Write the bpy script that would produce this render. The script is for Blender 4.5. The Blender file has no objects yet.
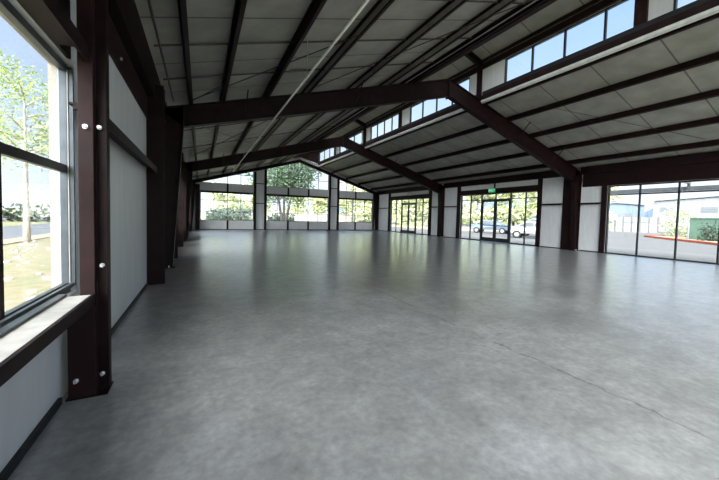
import bpy, bmesh, math, random
from mathutils import Vector, Matrix
random.seed(7)
S = bpy.context.scene
COL = S.collection

# ------------------------------------------------------------------ camera
F_PX, PPX, PPY = 317.9, 360.18, 230.2
yaw, pit, rol = math.radians(26.671), math.radians(-2.471), math.radians(1.451)
fw = Vector((math.sin(yaw)*math.cos(pit), math.cos(yaw)*math.cos(pit), math.sin(pit)))
rt = Vector((math.cos(yaw), -math.sin(yaw), 0)); up = rt.cross(fw)
r2 = math.cos(rol)*rt + math.sin(rol)*up; u2 = -math.sin(rol)*rt + math.cos(rol)*up
cd = bpy.data.cameras.new('camera'); cam = bpy.data.objects.new('camera', cd); COL.objects.link(cam)
cd.sensor_fit = 'HORIZONTAL'; cd.sensor_width = 36; cd.lens = F_PX/719*36
cd.shift_x = -(PPX-359.5)/719; cd.shift_y = -(240-PPY)/719
cd.clip_start = .05; cd.clip_end = 2000
M3 = Matrix((r2, u2, -fw)).transposed()
cam.matrix_world = Matrix.Translation((0, 0, 1.6)) @ M3.to_4x4()
S.camera = cam

# ------------------------------------------------------------------ sky, sun, exposure
SUN_TO = Vector((-.165, -.18, .93)).normalized()
GLOW_TO = Vector((-.55, -.62, .56)).normalized()
w = bpy.data.worlds.new('sky'); S.world = w; w.use_nodes = True
nt = w.node_tree; N = nt.nodes; Lk = nt.links; N.clear()
out = N.new('ShaderNodeOutputWorld'); bg = N.new('ShaderNodeBackground'); Lk.new(bg.outputs[0], out.inputs[0])
tc = N.new('ShaderNodeTexCoord'); sep = N.new('ShaderNodeSeparateXYZ'); Lk.new(tc.outputs['Generated'], sep.inputs[0])
rp = N.new('ShaderNodeValToRGB'); Lk.new(sep.outputs['Z'], rp.inputs[0])
e = rp.color_ramp.elements
e[0].position = 0; e[0].color = (.78, .82, .86, 1); e[1].position = 1; e[1].color = (.15, .28, .56, 1)
k = e.new(.22); k.color = (.5, .62, .8, 1); k = e.new(.5); k.color = (.27, .42, .7, 1)
ns = N.new('ShaderNodeTexNoise'); ns.inputs['Scale'].default_value = 2.2; ns.inputs['Detail'].default_value = 5
Lk.new(tc.outputs['Generated'], ns.inputs['Vector'])
cr = N.new('ShaderNodeMapRange'); cr.inputs[1].default_value = .5; cr.inputs[2].default_value = .72; cr.inputs[4].default_value = .55
Lk.new(ns.outputs['Fac'], cr.inputs[0])
mx = N.new('ShaderNodeMixRGB'); mx.inputs[2].default_value = (.72, .75, .79, 1)
Lk.new(cr.outputs[0], mx.inputs[0]); Lk.new(rp.outputs[0], mx.inputs[1])
dt = N.new('ShaderNodeVectorMath'); dt.operation = 'DOT_PRODUCT'; dt.inputs[1].default_value = GLOW_TO
Lk.new(tc.outputs['Generated'], dt.inputs[0])
m0 = N.new('ShaderNodeMath'); m0.operation = 'MAXIMUM'; m0.inputs[1].default_value = 0; Lk.new(dt.outputs['Value'], m0.inputs[0])
m1 = N.new('ShaderNodeMath'); m1.operation = 'POWER'; m1.inputs[1].default_value = 4; Lk.new(m0.outputs[0], m1.inputs[0])
gl = N.new('ShaderNodeMixRGB'); gl.blend_type = 'ADD'; gl.inputs[0].default_value = 1
gs = N.new('ShaderNodeVectorMath'); gs.operation = 'SCALE'; gs.inputs[0].default_value = (11.5, 11.6, 11.6)   # bright sky lobe away from the sun, added to light the hall
Lk.new(m1.outputs[0], gs.inputs['Scale'])
Lk.new(mx.outputs[0], gl.inputs[1]); Lk.new(gs.outputs[0], gl.inputs[2])
Lk.new(gl.outputs[0], bg.inputs[0]); bg.inputs[1].default_value = 1.0
sd = bpy.data.lights.new('sun', 'SUN'); so = bpy.data.objects.new('sun', sd); COL.objects.link(so)
sd.energy = 1.6; sd.angle = .01; sd.color = (1, .95, .87)
so.rotation_euler = SUN_TO.to_track_quat('Z', 'Y').to_euler(); so.location = (0, -20, 30)
vs = S.view_settings; vs.view_transform = 'Standard'; vs.look = 'None'; vs.gamma = 1; vs.use_curve_mapping = False
vs.exposure = 0.9

# ------------------------------------------------------------------ materials
MATS = {}
def mat(name, col, rough=.6, metal=0., noise=0., scale=6., spec=.5, emit=None, bump=0., stretch=None, col2=None, lo=.35, hi=.65):
    m = bpy.data.materials.new(name); m.use_nodes = True; n = m.node_tree.nodes; l = m.node_tree.links
    b = n['Principled BSDF']
    b.inputs['Base Color'].default_value = (*col, 1); b.inputs['Roughness'].default_value = rough
    b.inputs['Metallic'].default_value = metal; b.inputs['Specular IOR Level'].default_value = spec
    if emit: b.inputs['Emission Color'].default_value = (*emit[0], 1); b.inputs['Emission Strength'].default_value = emit[1]
    if noise or col2:
        t = n.new('ShaderNodeTexCoord'); x = n.new('ShaderNodeTexNoise'); x.inputs['Scale'].default_value = scale; x.inputs['Detail'].default_value = 6
        mp = n.new('ShaderNodeMapping'); l.new(t.outputs['Object'], mp.inputs[0]); l.new(mp.outputs[0], x.inputs['Vector'])
        if stretch: mp.inputs['Scale'].default_value = stretch
        r = n.new('ShaderNodeValToRGB'); l.new(x.outputs['Fac'], r.inputs[0])
        c2 = col2 or tuple(c*(1-noise) for c in col); c1 = col if col2 else tuple(min(1, c*(1+noise)) for c in col)
        r.color_ramp.elements[0].position = lo; r.color_ramp.elements[0].color = (*c2, 1)
        r.color_ramp.elements[1].position = hi; r.color_ramp.elements[1].color = (*c1, 1)
        l.new(r.outputs[0], b.inputs['Base Color'])
        if bump:
            bp = n.new('ShaderNodeBump'); bp.inputs['Strength'].default_value = bump; l.new(x.outputs['Fac'], bp.inputs['Height']); l.new(bp.outputs[0], b.inputs['Normal'])
    MATS[name] = m; return m
steel = mat('red_oxide_primer', (.0115, .0042, .0045), .5, 0, .35, 5, spec=.14)
steel2 = mat('red_oxide_primer_worn', (.019, .0075, .0075), .5, 0, .3, 3, spec=.16)
galv = mat('galvanised_steel', (.42, .42, .41), .4, .5, .2, 9)
alum = mat('dark_bronze_aluminium', (.018, .018, .02), .4, .2, .2, 5)
grey_al = mat('grey_aluminium', (.07, .08, .09), .4, .5, .15, 8)
bolt_m = mat('zinc_bolt', (.75, .75, .74), .3, .7, .1, 20)
white = mat('white_vinyl_facing', (.62, .625, .64), .5, 0, .05, 2.5, stretch=(3, 3, .4))
dull = mat('dull_grey_and_lit_web', (.3, .29, .27), .6, .1, .15, 6)  # dull grey metal; on purlin webs the grey stands for reflected light
stucco = mat('beige_stucco', (.4, .36, .3), .9, 0, .08, 30)
sillm = mat('cream_sill_paint', (.4, .37, .33), .5, 0, .12, 10)
black = mat('black_gasket', (.012, .012, .013), .6, 0, .2, 8)
pipe_m = mat('white_pipe', (.6, .6, .58), .4, 0, .1, 6)
cable_m = mat('dark_steel_rod', (.06, .05, .05), .5, .3, .2, 9)

def glass_mat(name, tint):
    m = bpy.data.materials.new(name); m.use_nodes = True; n = m.node_tree.nodes; l = m.node_tree.links; n.clear()
    o = n.new('ShaderNodeOutputMaterial'); mi = n.new('ShaderNodeMixShader'); t = n.new('ShaderNodeBsdfTransparent'); g = n.new('ShaderNodeBsdfGlossy')
    lw = n.new('ShaderNodeLayerWeight'); lw.inputs[0].default_value = .5
    pw = n.new('ShaderNodeMath'); pw.operation = 'POWER'; pw.inputs[1].default_value = 5; l.new(lw.outputs['Facing'], pw.inputs[0])
    f = n.new('ShaderNodeMapRange'); f.inputs[3].default_value = .03; f.inputs[4].default_value = .8; l.new(pw.outputs[0], f.inputs[0])
    no = n.new('ShaderNodeTexNoise'); no.inputs['Scale'].default_value = .6; mr = n.new('ShaderNodeMapRange'); mr.inputs[3].default_value = .97; mr.inputs[4].default_value = 1.0
    tcx = n.new('ShaderNodeTexCoord'); l.new(tcx.outputs['Object'], no.inputs['Vector']); l.new(no.outputs['Fac'], mr.inputs[0])
    vm = n.new('ShaderNodeVectorMath'); vm.operation = 'SCALE'; vm.inputs[0].default_value = tint; l.new(mr.outputs[0], vm.inputs['Scale'])
    l.new(vm.outputs[0], t.inputs[0]); g.inputs['Roughness'].default_value = .0; g.inputs['Color'].default_value = (.9, .95, 1, 1)
    l.new(f.outputs[0], mi.inputs[0]); l.new(t.outputs[0], mi.inputs[1]); l.new(g.outputs[0], mi.inputs[2]); l.new(mi.outputs[0], o.inputs[0])
    return m
glass = glass_mat('window_glass', (.95, .97, .97))

def concrete():
    m = bpy.data.materials.new('polished_concrete'); m.use_nodes = True; n = m.node_tree.nodes; l = m.node_tree.links; b = n['Principled BSDF']
    t = n.new('ShaderNodeTexCoord')
    def noise(sc, det, dist=0., stretch=None):
        x = n.new('ShaderNodeTexNoise'); x.inputs['Scale'].default_value = sc; x.inputs['Detail'].default_value = det; x.inputs['Roughness'].default_value = .62; x.inputs['Distortion'].default_value = dist
        if stretch:
            mp = n.new('ShaderNodeMapping'); mp.inputs['Scale'].default_value = stretch; l.new(t.outputs['Object'], mp.inputs[0]); l.new(mp.outputs[0], x.inputs['Vector'])
        else: l.new(t.outputs['Object'], x.inputs['Vector'])
        return x
    a = noise(.55, 6, .6); c = noise(3.2, 10, .25); d = noise(15., 8); g = noise(1.6, 6, 1.2)
    r = n.new('ShaderNodeValToRGB'); r.color_ramp.elements[0].position = .3; r.color_ramp.elements[1].position = .72
    r.color_ramp.elements[0].color = (.25, .243, .232, 1); r.color_ramp.elements[1].color = (.4, .395, .388, 1)
    l.new(a.outputs['Fac'], r.inputs[0])
    r2_ = n.new('ShaderNodeValToRGB'); r2_.color_ramp.elements[0].position = .3; r2_.color_ramp.elements[1].position = .7
    r2_.color_ramp.elements[0].color = (.72, .72, .72, 1); r2_.color_ramp.elements[1].color = (1.16, 1.16, 1.155, 1); l.new(c.outputs['Fac'], r2_.inputs[0])
    r3 = n.new('ShaderNodeValToRGB'); r3.color_ramp.elements[0].position = .25; r3.color_ramp.elements[1].position = .75
    r3.color_ramp.elements[0].color = (.72, .72, .72, 1); r3.color_ramp.elements[1].color = (1.24, 1.24, 1.24, 1); l.new(d.outputs['Fac'], r3.inputs[0])
    def mul(x, y):
        q = n.new('ShaderNodeMixRGB'); q.blend_type = 'MULTIPLY'; q.inputs[0].default_value = 1; l.new(x, q.inputs[1]); l.new(y, q.inputs[2]); return q.outputs[0]
    col = mul(mul(r.outputs[0], r2_.outputs[0]), r3.outputs[0])
    # hairline control joints: along Y at X=3.45 and X=10.6, wobbling with noise
    sp = n.new('ShaderNodeSeparateXYZ'); l.new(t.outputs['Object'], sp.inputs[0])
    def M(op, a_, b_=None):
        q = n.new('ShaderNodeMath'); q.operation = op
        for i, v in enumerate((a_, b_)):
            if v is None: continue
            if isinstance(v, (int, float)): q.inputs[i].default_value = v
            else: l.new(v, q.inputs[i])
        return q.outputs[0]
    wob = M('MULTIPLY', M('SUBTRACT', g.outputs['Fac'], .5), .25)
    prod = None
    for axis, c0 in (('X', 3.44), ('X', 10.6), ('Y', 3.45), ('Y', 10.5), ('Y', 21.6)):
        dist = M('ABSOLUTE', M('SUBTRACT', M('ADD', sp.outputs[axis], wob), c0))
        mr = n.new('ShaderNodeMapRange'); mr.inputs[1].default_value = .004; mr.inputs[2].default_value = .02; mr.inputs[3].default_value = .5 if axis == 'X' else .86; mr.inputs[4].default_value = 1
        l.new(dist, mr.inputs[0])
        # broken up: the joint fades in and out
        br = n.new('ShaderNodeMapRange'); br.inputs[1].default_value = .44; br.inputs[2].default_value = .56; l.new(g.outputs['Fac'], br.inputs[0])
        v = M('MAXIMUM', mr.outputs[0], br.outputs[0])
        prod = v if prod is None else M('MULTIPLY', prod, v)
    vc = n.new('ShaderNodeCombineColor')
    for i in range(3): l.new(prod, vc.inputs[i])
    col = mul(col, vc.outputs[0])
    l.new(col, b.inputs['Base Color'])
    rr = n.new('ShaderNodeMapRange'); rr.inputs[1].default_value = .35; rr.inputs[2].default_value = .65; rr.inputs[3].default_value = .3; rr.inputs[4].default_value = .42
    l.new(a.outputs['Fac'], rr.inputs[0]); l.new(rr.outputs[0], b.inputs['Roughness'])
    b.inputs['Specular IOR Level'].default_value = .8; b.inputs['Coat Weight'].default_value = 1.; b.inputs['Coat Roughness'].default_value = .24
    return m
floor_m = concrete()

def scrim():
    m = bpy.data.materials.new('insulation_scrim'); m.use_nodes = True; n = m.node_tree.nodes; l = m.node_tree.links; b = n['Principled BSDF']
    t = n.new('ShaderNodeTexCoord'); x = n.new('ShaderNodeTexNoise'); x.inputs['Scale'].default_value = 1.6; x.inputs['Detail'].default_value = 6
    l.new(t.outputs['Object'], x.inputs['Vector'])
    r = n.new('ShaderNodeValToRGB'); r.color_ramp.elements[0].position = .3; r.color_ramp.elements[1].position = .7
    r.color_ramp.elements[0].color = (.235, .227, .207, 1); r.color_ramp.elements[1].color = (.34, .33, .305, 1); l.new(x.outputs['Fac'], r.inputs[0])
    sp = n.new('ShaderNodeSeparateXYZ'); l.new(t.outputs['Object'], sp.inputs[0])
    # taped seams every 1.83 m across the roof
    a = n.new('ShaderNodeMath'); a.operation = 'ADD'; a.inputs[1].default_value = .95; l.new(sp.outputs['Y'], a.inputs[0])
    d = n.new('ShaderNodeMath'); d.operation = 'PINGPONG'; d.inputs[1].default_value = .915; l.new(a.outputs[0], d.inputs[0])
    mr = n.new('ShaderNodeMapRange'); mr.inputs[1].default_value = .012; mr.inputs[2].default_value = .03; mr.inputs[3].default_value = .3; mr.inputs[4].default_value = 1; l.new(d.outputs[0], mr.inputs[0])
    c = n.new('ShaderNodeCombineColor'); [l.new(mr.outputs[0], c.inputs[i]) for i in range(3)]
    q = n.new('ShaderNodeMixRGB'); q.blend_type = 'MULTIPLY'; q.inputs[0].default_value = 1; l.new(r.outputs[0], q.inputs[1]); l.new(c.outputs[0], q.inputs[2])
    l.new(q.outputs[0], b.inputs['Base Color']); b.inputs['Roughness'].default_value = .55
    bp = n.new('ShaderNodeBump'); bp.inputs['Strength'].default_value = .35; bp.inputs['Distance'].default_value = .06; l.new(x.outputs['Fac'], bp.inputs['Height']); l.new(bp.outputs[0], b.inputs['Normal'])
    return m
scrim_m = scrim()

# ------------------------------------------------------------------ mesh helpers
class MB:
    def __init__(s): s.v = []; s.f = []
    def quad(s, a, b, c, d):
        i = len(s.v); s.v += [a, b, c, d]; s.f.append((i, i+1, i+2, i+3)); return s
    def box(s, x0, x1, y0, y1, z0, z1):
        i = len(s.v)
        s.v += [(x, y, z) for z in (z0, z1) for x, y in ((x0, y0), (x1, y0), (x1, y1), (x0, y1))]
        s.f += [tuple(i+q for q in t) for t in ((3, 2, 1, 0), (4, 5, 6, 7), (0, 1, 5, 4), (1, 2, 6, 5), (2, 3, 7, 6), (3, 0, 4, 7))]; return s
    def prism(s, pts, axis, a, b):
        """polygon pts (2D) swept along axis from a to b; 2D = the two other axes in xyz order"""
        def P(p, t):
            q = list(p); q.insert('xyz'.index(axis), t); return tuple(q)
        i = len(s.v); n = len(pts)
        s.v += [P(p, a) for p in pts] + [P(p, b) for p in pts]
        s.f.append(tuple(range(i, i+n))); s.f.append(tuple(range(i+2*n-1, i+n-1, -1)))
        s.f += [(i+j, i+n+j, i+n+(j+1) % n, i+(j+1) % n) for j in range(n)]; return s
    def bar(s, p, q, w_, h_, upv=(0, 0, 1)):
        p, q = Vector(p), Vector(q); d = (q-p).normalized(); upv = Vector(upv)
        sd_ = d.cross(upv)
        if sd_.length < 1e-4: sd_ = d.cross(Vector((1, 0, 0)))
        sd_.normalize(); uu = sd_.cross(d).normalized()
        i = len(s.v)
        for c in (p, q):
            for a, b in ((-1, -1), (1, -1), (1, 1), (-1, 1)): s.v.append(tuple(c + sd_*a*w_/2 + uu*b*h_/2))
        s.f += [tuple(i+k for k in t) for t in ((3, 2, 1, 0), (4, 5, 6, 7), (0, 1, 5, 4), (1, 2, 6, 5), (2, 3, 7, 6), (3, 0, 4, 7))]; return s
    def tube(s, pts, r, n=8, r_end=None):
        pts = [Vector(p) for p in pts]; m = len(pts); i0 = len(s.v); ref = Vector((.3, .2, 1)).normalized()
        for j, p in enumerate(pts):
            d = (pts[min(j+1, m-1)]-pts[max(j-1, 0)]).normalized()
            a = d.cross(ref)
            if a.length < .05: a = d.cross(Vector((1, 0, 0)))
            a.normalize(); b = d.cross(a)
            rr = r if r_end is None else r + (r_end-r)*j/(m-1)
            for k_ in range(n):
                t = 2*math.pi*k_/n; s.v.append(tuple(p + a*rr*math.cos(t) + b*rr*math.sin(t)))
        for j in range(m-1):
            for k_ in range(n):
                a, b = i0+j*n+k_, i0+j*n+(k_+1) % n; s.f.append((a, b, b+n, a+n))
        s.f.append(tuple(i0+k_ for k_ in reversed(range(n)))); s.f.append(tuple(i0+(m-1)*n+k_ for k_ in range(n))); return s
    def build(s, name, m, parent=None, smooth=False, bevel=0.):
        me = bpy.data.meshes.new(name); me.from_pydata(s.v, [], s.f)
        bm = bmesh.new(); bm.from_mesh(me); bmesh.ops.recalc_face_normals(bm, faces=bm.faces); bm.to_mesh(me); bm.free()
        for x in (m if isinstance(m, list) else [m]): me.materials.append(x)
        if smooth:
            for p in me.polygons: p.use_smooth = True
        o = bpy.data.objects.new(name, me); COL.objects.link(o)
        if parent: o.parent = parent; o.matrix_parent_inverse = Matrix.Translation(-parent.location)
        if bevel:
            bv = o.modifiers.new('bevel', 'BEVEL'); bv.width = bevel; bv.segments = 2; bv.limit_method = 'ANGLE'
        return o
def tag(o, label=None, cat=None, group=None, kind=None):
    for k_, v_ in (('label', label), ('category', cat), ('group', group), ('kind', kind)):
        if v_: o[k_] = v_
    return o
def thing(name, loc, label, cat, group=None, kind=None):
    o = bpy.data.objects.new(name, None); o.empty_display_size = .2; COL.objects.link(o); o.location = loc
    return tag(o, label, cat, group, kind)
def struct(o, label, cat): return tag(o, label, cat, None, 'structure')

# ------------------------------------------------------------------ dimensions
XL, XR, Y0, Y1 = -1.04, 18.93, -0.75, 33.12
FR = (10.51, 21.6); XM = 9.24
def rtop(x): return 4.74+.285*x if x < XM else 7.4-.3126*(x-XM)         # top of the main rafters
def ceil_z(x): return rtop(x)+.25
MZ = 8.95                                                                 # underside of the monitor rafter at the ridge
def mon_b(x): return MZ-.36*abs(x-9.27)
def mon_c(x): return mon_b(x)+.42
CX0, CX1 = 7.39, 11.15                                                    # planes of the two clerestories

# ------------------------------------------------------------------ floor, roof linings
struct(MB().box(XL-.2, XR+.2, Y0-.2, Y1+.2, -.15, 0).build('floor', floor_m), 'grey polished concrete floor of the empty hall', 'floor')
mb = MB(); mb.prism([(XL-.5, ceil_z(XL-.5)), (7.2, ceil_z(7.2)), (7.2, ceil_z(7.2)+.12), (XL-.5, ceil_z(XL-.5)+.12)], 'y', Y0-.3, Y1+.3)
struct(mb.build('ceiling_left', scrim_m), 'grey insulation lining of the left roof slope', 'ceiling')
mb = MB(); mb.prism([(11.25, ceil_z(11.25)), (XR+.5, ceil_z(XR+.5)), (XR+.5, ceil_z(XR+.5)+.12), (11.25, ceil_z(11.25)+.12)], 'y', Y0-.3, Y1+.3)
struct(mb.build('ceiling_right', scrim_m), 'grey insulation lining of the right roof slope', 'ceiling')
mb = MB(); mb.prism([(6.65, mon_c(6.65)), (9.27, mon_c(9.27)), (11.6, mon_c(11.6)), (11.6, mon_c(11.6)+.12), (9.27, mon_c(9.27)+.12), (6.65, mon_c(6.65)+.12)], 'y', Y0-.3, Y1+.3)  # left overhang lengthened, out of view, to keep sun off the floor
struct(mb.build('ceiling_monitor', scrim_m), 'grey lining of the raised ridge roof above the clerestory', 'ceiling')

# ------------------------------------------------------------------ generic wall with openings (boxes of one mesh)
def wall_boxes(u0, u1, top, holes):
    """rectangles (a0,a1,z0,z1) covering u0..u1 x 0..top minus holes (a0,a1,z0,z1), holes not overlapping in u unless stacked"""
    us = sorted({u0, u1, *[h[0] for h in holes], *[h[1] for h in holes]}); res = []
    for a, b in zip(us, us[1:]):
        z = 0.; m_ = (a+b)/2
        for h in sorted([h for h in holes if h[0] <= m_ <= h[1]], key=lambda h: h[2]):
            if h[2] > z: res.append((a, b, z, h[2]))
            z = h[3]
        if z < top: res.append((a, b, z, top))
    return res
def make_window(name, plane, ax, a0, a1, z0, z1, vs_, hs, label, depth=.1, bar_=.045, edge=.06, m=None, pos=1, zt=None):
    """plane: coordinate of the interior face along ax; frame runs outwards by depth*pos; vs_/hs mullion positions. zt(a): sloped head"""
    m = m or alum
    loc = {'x': (plane, (a0+a1)/2, z0), 'y': ((a0+a1)/2, plane, z0)}[ax]
    r = thing(name, loc, label, 'window', None, 'structure')
    p0, p1 = sorted((plane, plane+depth*pos)); g0, g1 = sorted((plane+depth*pos*.45, plane+depth*pos*.55))
    def B(b, u0, u1, za, zb, q0=p0, q1=p1):
        return b.box(q0, q1, u0, u1, za, zb) if ax == 'x' else b.box(u0, u1, q0, q1, za, zb)
    top = zt or (lambda a: z1)
    fr_ = MB(); B(fr_, a0, a1, z0, z0+edge); B(fr_, a0, a0+edge, z0+edge, top(a0)-edge*.2 if zt else z1); B(fr_, a1-edge, a1, z0+edge, top(a1)-edge*.2 if zt else z1)
    if zt:
        xs = sorted({a0, a1} | ({XM} if a0 < XM < a1 else set()))
        pts = [(x, top(x)) for x in xs] + [(x, top(x)-edge) for x in reversed(xs)]
        fr_.prism(pts, 'y', p0, p1)
    else: B(fr_, a0+edge, a1-edge, z1-edge, z1)
    fr_.build('frame', m, r)
    q0, q1 = sorted((plane+depth*pos*.15, plane+depth*pos*.85))
    for x in vs_:
        b = MB(); B(b, x-bar_/2, x+bar_/2, z0+edge, (top(x)-edge) if zt else z1-edge, q0, q1); b.build('mullion', m, r)
    if hs:
        b = MB()
        for z in hs:
            if zt:
                xs = [a0+edge, *vs_, a1-edge]
                for u, v in zip(xs, xs[1:]):
                    # only where the sloped head is above the bar
                    if min(top(u), top(v)) > z: B(b, u, v, z-bar_/2, z+bar_/2, q0, q1)
                    elif max(top(u), top(v)) > z:
                        t = (z-top(u))/(top(v)-top(u)); c = u+(v-u)*t
                        B(b, *((c, v) if top(v) > top(u) else (u, c)), z-bar_/2, z+bar_/2, q0, q1)
            else: B(b, a0+edge, a1-edge, z-bar_/2, z+bar_/2, q0, q1)
        b.build('transom_bar', m, r)
    gb = MB()
    if zt:
        xs = sorted({a0, a1} | ({XM} if a0 < XM < a1 else set()))
        gb.prism([(a0, z0), (a1, z0)] + [(x, top(x)) for x in reversed(xs)], 'y', g0, g1)
    else: B(gb, a0+edge*.5, a1-edge*.5, z0+edge*.5, z1-edge*.5, g0, g1)
    gb.build('glass', glass, r)
    return r

# ------------------------------------------------------------------ right wall with two door fronts and a glazed front
ED = .12
SF3 = (.95, 9.1, 0, 3.52); SF2 = (12.93, 19.55, 0, 3.5); SF1 = (23.55, 30.25, 0, 3.5)
mb = MB()
for a, b, z0, z1 in wall_boxes(Y0-.2, Y1+.2, 4.62, [SF3, SF2, SF1]): mb.box(XR+.001, XR+.2, a, b, z0, z1)
struct(mb.build('wall_right', white), 'white insulated right wall around the glazed fronts', 'wall')
make_window('window_1', XR+.02, 'x', *SF3, (2.2, 3.6, 5.03, 6.35, 7.76), (3.04,), 'large glazed front at the right end of the right wall, car park outside', .12, .06, .06)
def storefront(wn, dn, y0, y1, ya, yb, m1, m2, wl, dl, near):
    zt, zh = 3.08, 3.5; pl = XR+.02
    r = thing(wn, (pl, (y0+y1)/2, 0), wl, 'window', None, 'structure')
    f = MB(); f.box(pl, pl+.12, y0, y1, zh-.05, zh); f.box(pl, pl+.12, y0, ya, 0, .07); f.box(pl, pl+.12, yb, y1, 0, .07)
    f.box(pl, pl+.12, y0, y0+.06, .07, zh-.05); f.box(pl, pl+.12, y1-.06, y1, .07, zh-.05); f.build('frame', alum, r)
    for y, za in ((m1, .07), (m2, .07), ((ya+yb)/2, zt+.03)): MB().box(pl+.01, pl+.11, y-.03, y+.03, za, zh-.05).build('mullion', alum, r)
    for y in (ya-.03, yb+.03): MB().box(pl+.005, pl+.115, y-.04, y+.04, .0, zh-.05).build('mullion', alum, r)
    b = MB(); b.box(pl+.01, pl+.11, y0+.06, ya-.07, zt-.025, zt+.025); b.box(pl+.01, pl+.11, yb+.07, y1-.06, zt-.025, zt+.025); b.box(pl+.01, pl+.11, ya+.01, yb-.01, zt-.03, zt+.03); b.build('transom_bar', alum, r)
    g = MB(); g.box(pl+.055, pl+.063, y0+.03, ya-.03, .04, zh-.03); g.box(pl+.055, pl+.063, yb+.03, y1-.03, .04, zh-.03); g.box(pl+.055, pl+.063, ya, yb, zt, zh-.03); g.build('glass', glass, r)
    d = thing(dn, (pl, (ya+yb)/2, 0), dl, 'door', None, 'structure')
    mid = (ya+yb)/2; zt -= .035
    for c0, c1, hs in ((ya+.012, mid-.008, 1), (mid+.008, yb-.012, -1)):
        l_ = MB(); l_.box(pl+.03, pl+.085, c0, c0+.12, .01, zt); l_.box(pl+.03, pl+.085, c1-.12, c1, .01, zt); l_.box(pl+.03, pl+.085, c0+.12, c1-.12, .01, .3); l_.box(pl+.03, pl+.085, c0+.12, c1-.12, zt-.13, zt)
        lf = l_.build('door_leaf', alum, d, bevel=.004)
        MB().box(pl+.054, pl+.062, c0+.11, c1-.11, .28, zt-.1).build('glass', glass, lf)
        h = MB(); h.box(pl-.05, pl-.02, c0+.06, c1-.06, 1.16, 1.22); h.box(pl-.02, pl+.03, c0+.05, c0+.1, 1.13, 1.25); h.box(pl-.02, pl+.03, c1-.1, c1-.05, 1.13, 1.25); h.build('push_bar', grey_al, lf, bevel=.006)
storefront('window_2', 'door_1', SF2[0], SF2[1], 14.95, 17.42, 13.8, 18.52, 'glazed front around the double doors under the green exit sign', 'double glass doors under the green exit sign', True)
storefront('window_3', 'door_2', SF1[0], SF1[1], 25.68, 28.14, 24.57, 29.2, 'glazed front around the double doors nearest the far corner', 'double glass doors nearest the far right corner', False)

def post(x0, x1, y0, y1, z0, z1, label, group=None, m=None, bolts=(), name='steel_post'):
    """an open channel post: web plus two flanges, seen from inside the hall"""
    r = thing(name, ((x0+x1)/2, (y0+y1)/2, z0), label, 'post', group)
    t = .018
    b = MB()
    b.box(x0, x1, y0, y0+t, z0, z1); b.box(x0, x1, y1-t, y1, z0, z1)
    inner = x1 if abs(x1-XR) > abs(x0-XR) else x0
    b.box(*sorted((inner, inner + (t if inner == x0 else -t))), y0+t, y1-t, z0, z1)
    b.build('channel', m or steel, r)
    bp = MB().box(x0-.01, x1+.01, y0-.02, y1+.02, z0, z0+.012).build('base_plate', m or steel, r)
    for p in bolts:
        bb = MB(); bb.tube([p, (p[0]+.02, p[1]-.035, p[2])], .018, 8); bb.build('bolt', bolt_m, r)
    return r
# posts on the right wall: (y0, y1, top)
for y0, y1, zt, lab in (
    (9.1, 9.33, 3.52, 'brown steel post beside the right glazed front, left of it'),
    (10.7, 11.32, 4.2, 'dark post beside the nearest frame column on the right wall'),
    (21.78, 22.2, 4.2, 'dark post beside the second frame column on the right wall'),
    (12.66, 12.9, 4.35, 'brown steel post at the right edge of the exit-sign doorway front'),
    (19.58, 19.88, 4.35, 'brown steel post at the left edge of the exit-sign doorway front'),
    (23.2, 23.52, 4.35, 'brown steel post right of the farthest double doors'),
    (30.28, 30.58, 4.35, 'brown steel post left of the farthest double doors')):
    post(XR-.12, XR-.002, y0, y1, 0, zt, lab, 'door posts of the right wall')
def girt(x0, x1, y0, y1, z, label, group, ax='y', h=.08):
    r = thing('wall_girt', ((x0+x1)/2, (y0+y1)/2, z), label, 'girt', group)
    b = MB(); b.box(x0, x1, y0, y1, z, z+.02)
    if ax == 'y':   # runs along the side walls
        i = x0 if x0 > 5 else x1-.018
        b.box(i, i+.018, y0, y1, z-h, z)
    else: b.box(x0, x1, y0, y0+.018, z-h, z)
    b.build('channel', steel, r)
    for t in (0, 1):
        c = MB()
        if ax == 'y': c.box(x0+.03, x1-.03, (y0+.002, y1-.05)[t], (y0+.05, y1-.002)[t], z-.035, z)
        else: c.box((x0+.002, x1-.05)[t], (x0+.05, x1-.002)[t], y0+.03, y1-.03, z-.035, z)
        c.build('clip', steel2, r)
    return r
for y0, y1, lab in ((9.36, 10.28, 'short dark girt on the white panel beside the right glazed front'),
                    (11.34, 12.55, 'short dark girt on the white panel right of the exit-sign doors'),
                    (19.92, 21.3, 'short dark girt on the white panel left of the exit-sign doors'),
                    (22.22, 23.15, 'short dark girt on the white panel right of the farthest doors'),
                    (30.62, 32.7, 'short dark girt in the far right corner')):
    girt(XR-.2, XR-.002, y0, y1, 2.64, lab, 'short girts of the right wall')
# dark headers over the fronts
def header(y0, y1, z0, z1, label, m=None):
    r = thing('door_header', (XR-.06, (y0+y1)/2, z0), label, 'header', 'headers over the right fronts')
    b = MB(); b.box(XR-.1, XR-.002, y0, y1, z0, z1); b.build('channel', m or steel, r, bevel=.006)
    return r
header(SF2[0]-.02, SF2[1]+.02, 3.5, 3.86, 'dark steel header above the exit-sign doors')
header(SF1[0]-.02, SF1[1]+.02, 3.5, 3.86, 'dark steel header above the farthest double doors')
header(Y0+.05, 10.3, 3.53, 4.3, 'deep brown header panel above the right glazed front')
for y, lab in ((16.24, 'small brown stud above the exit sign'), (26.9, 'small brown stud above the farthest double doors')):
    tag(MB().box(XR-.06, XR-.002, y-.05, y+.05, 3.87, 4.3).build('wall_stud', steel), lab, 'stud', 'studs above the doors')

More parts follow.
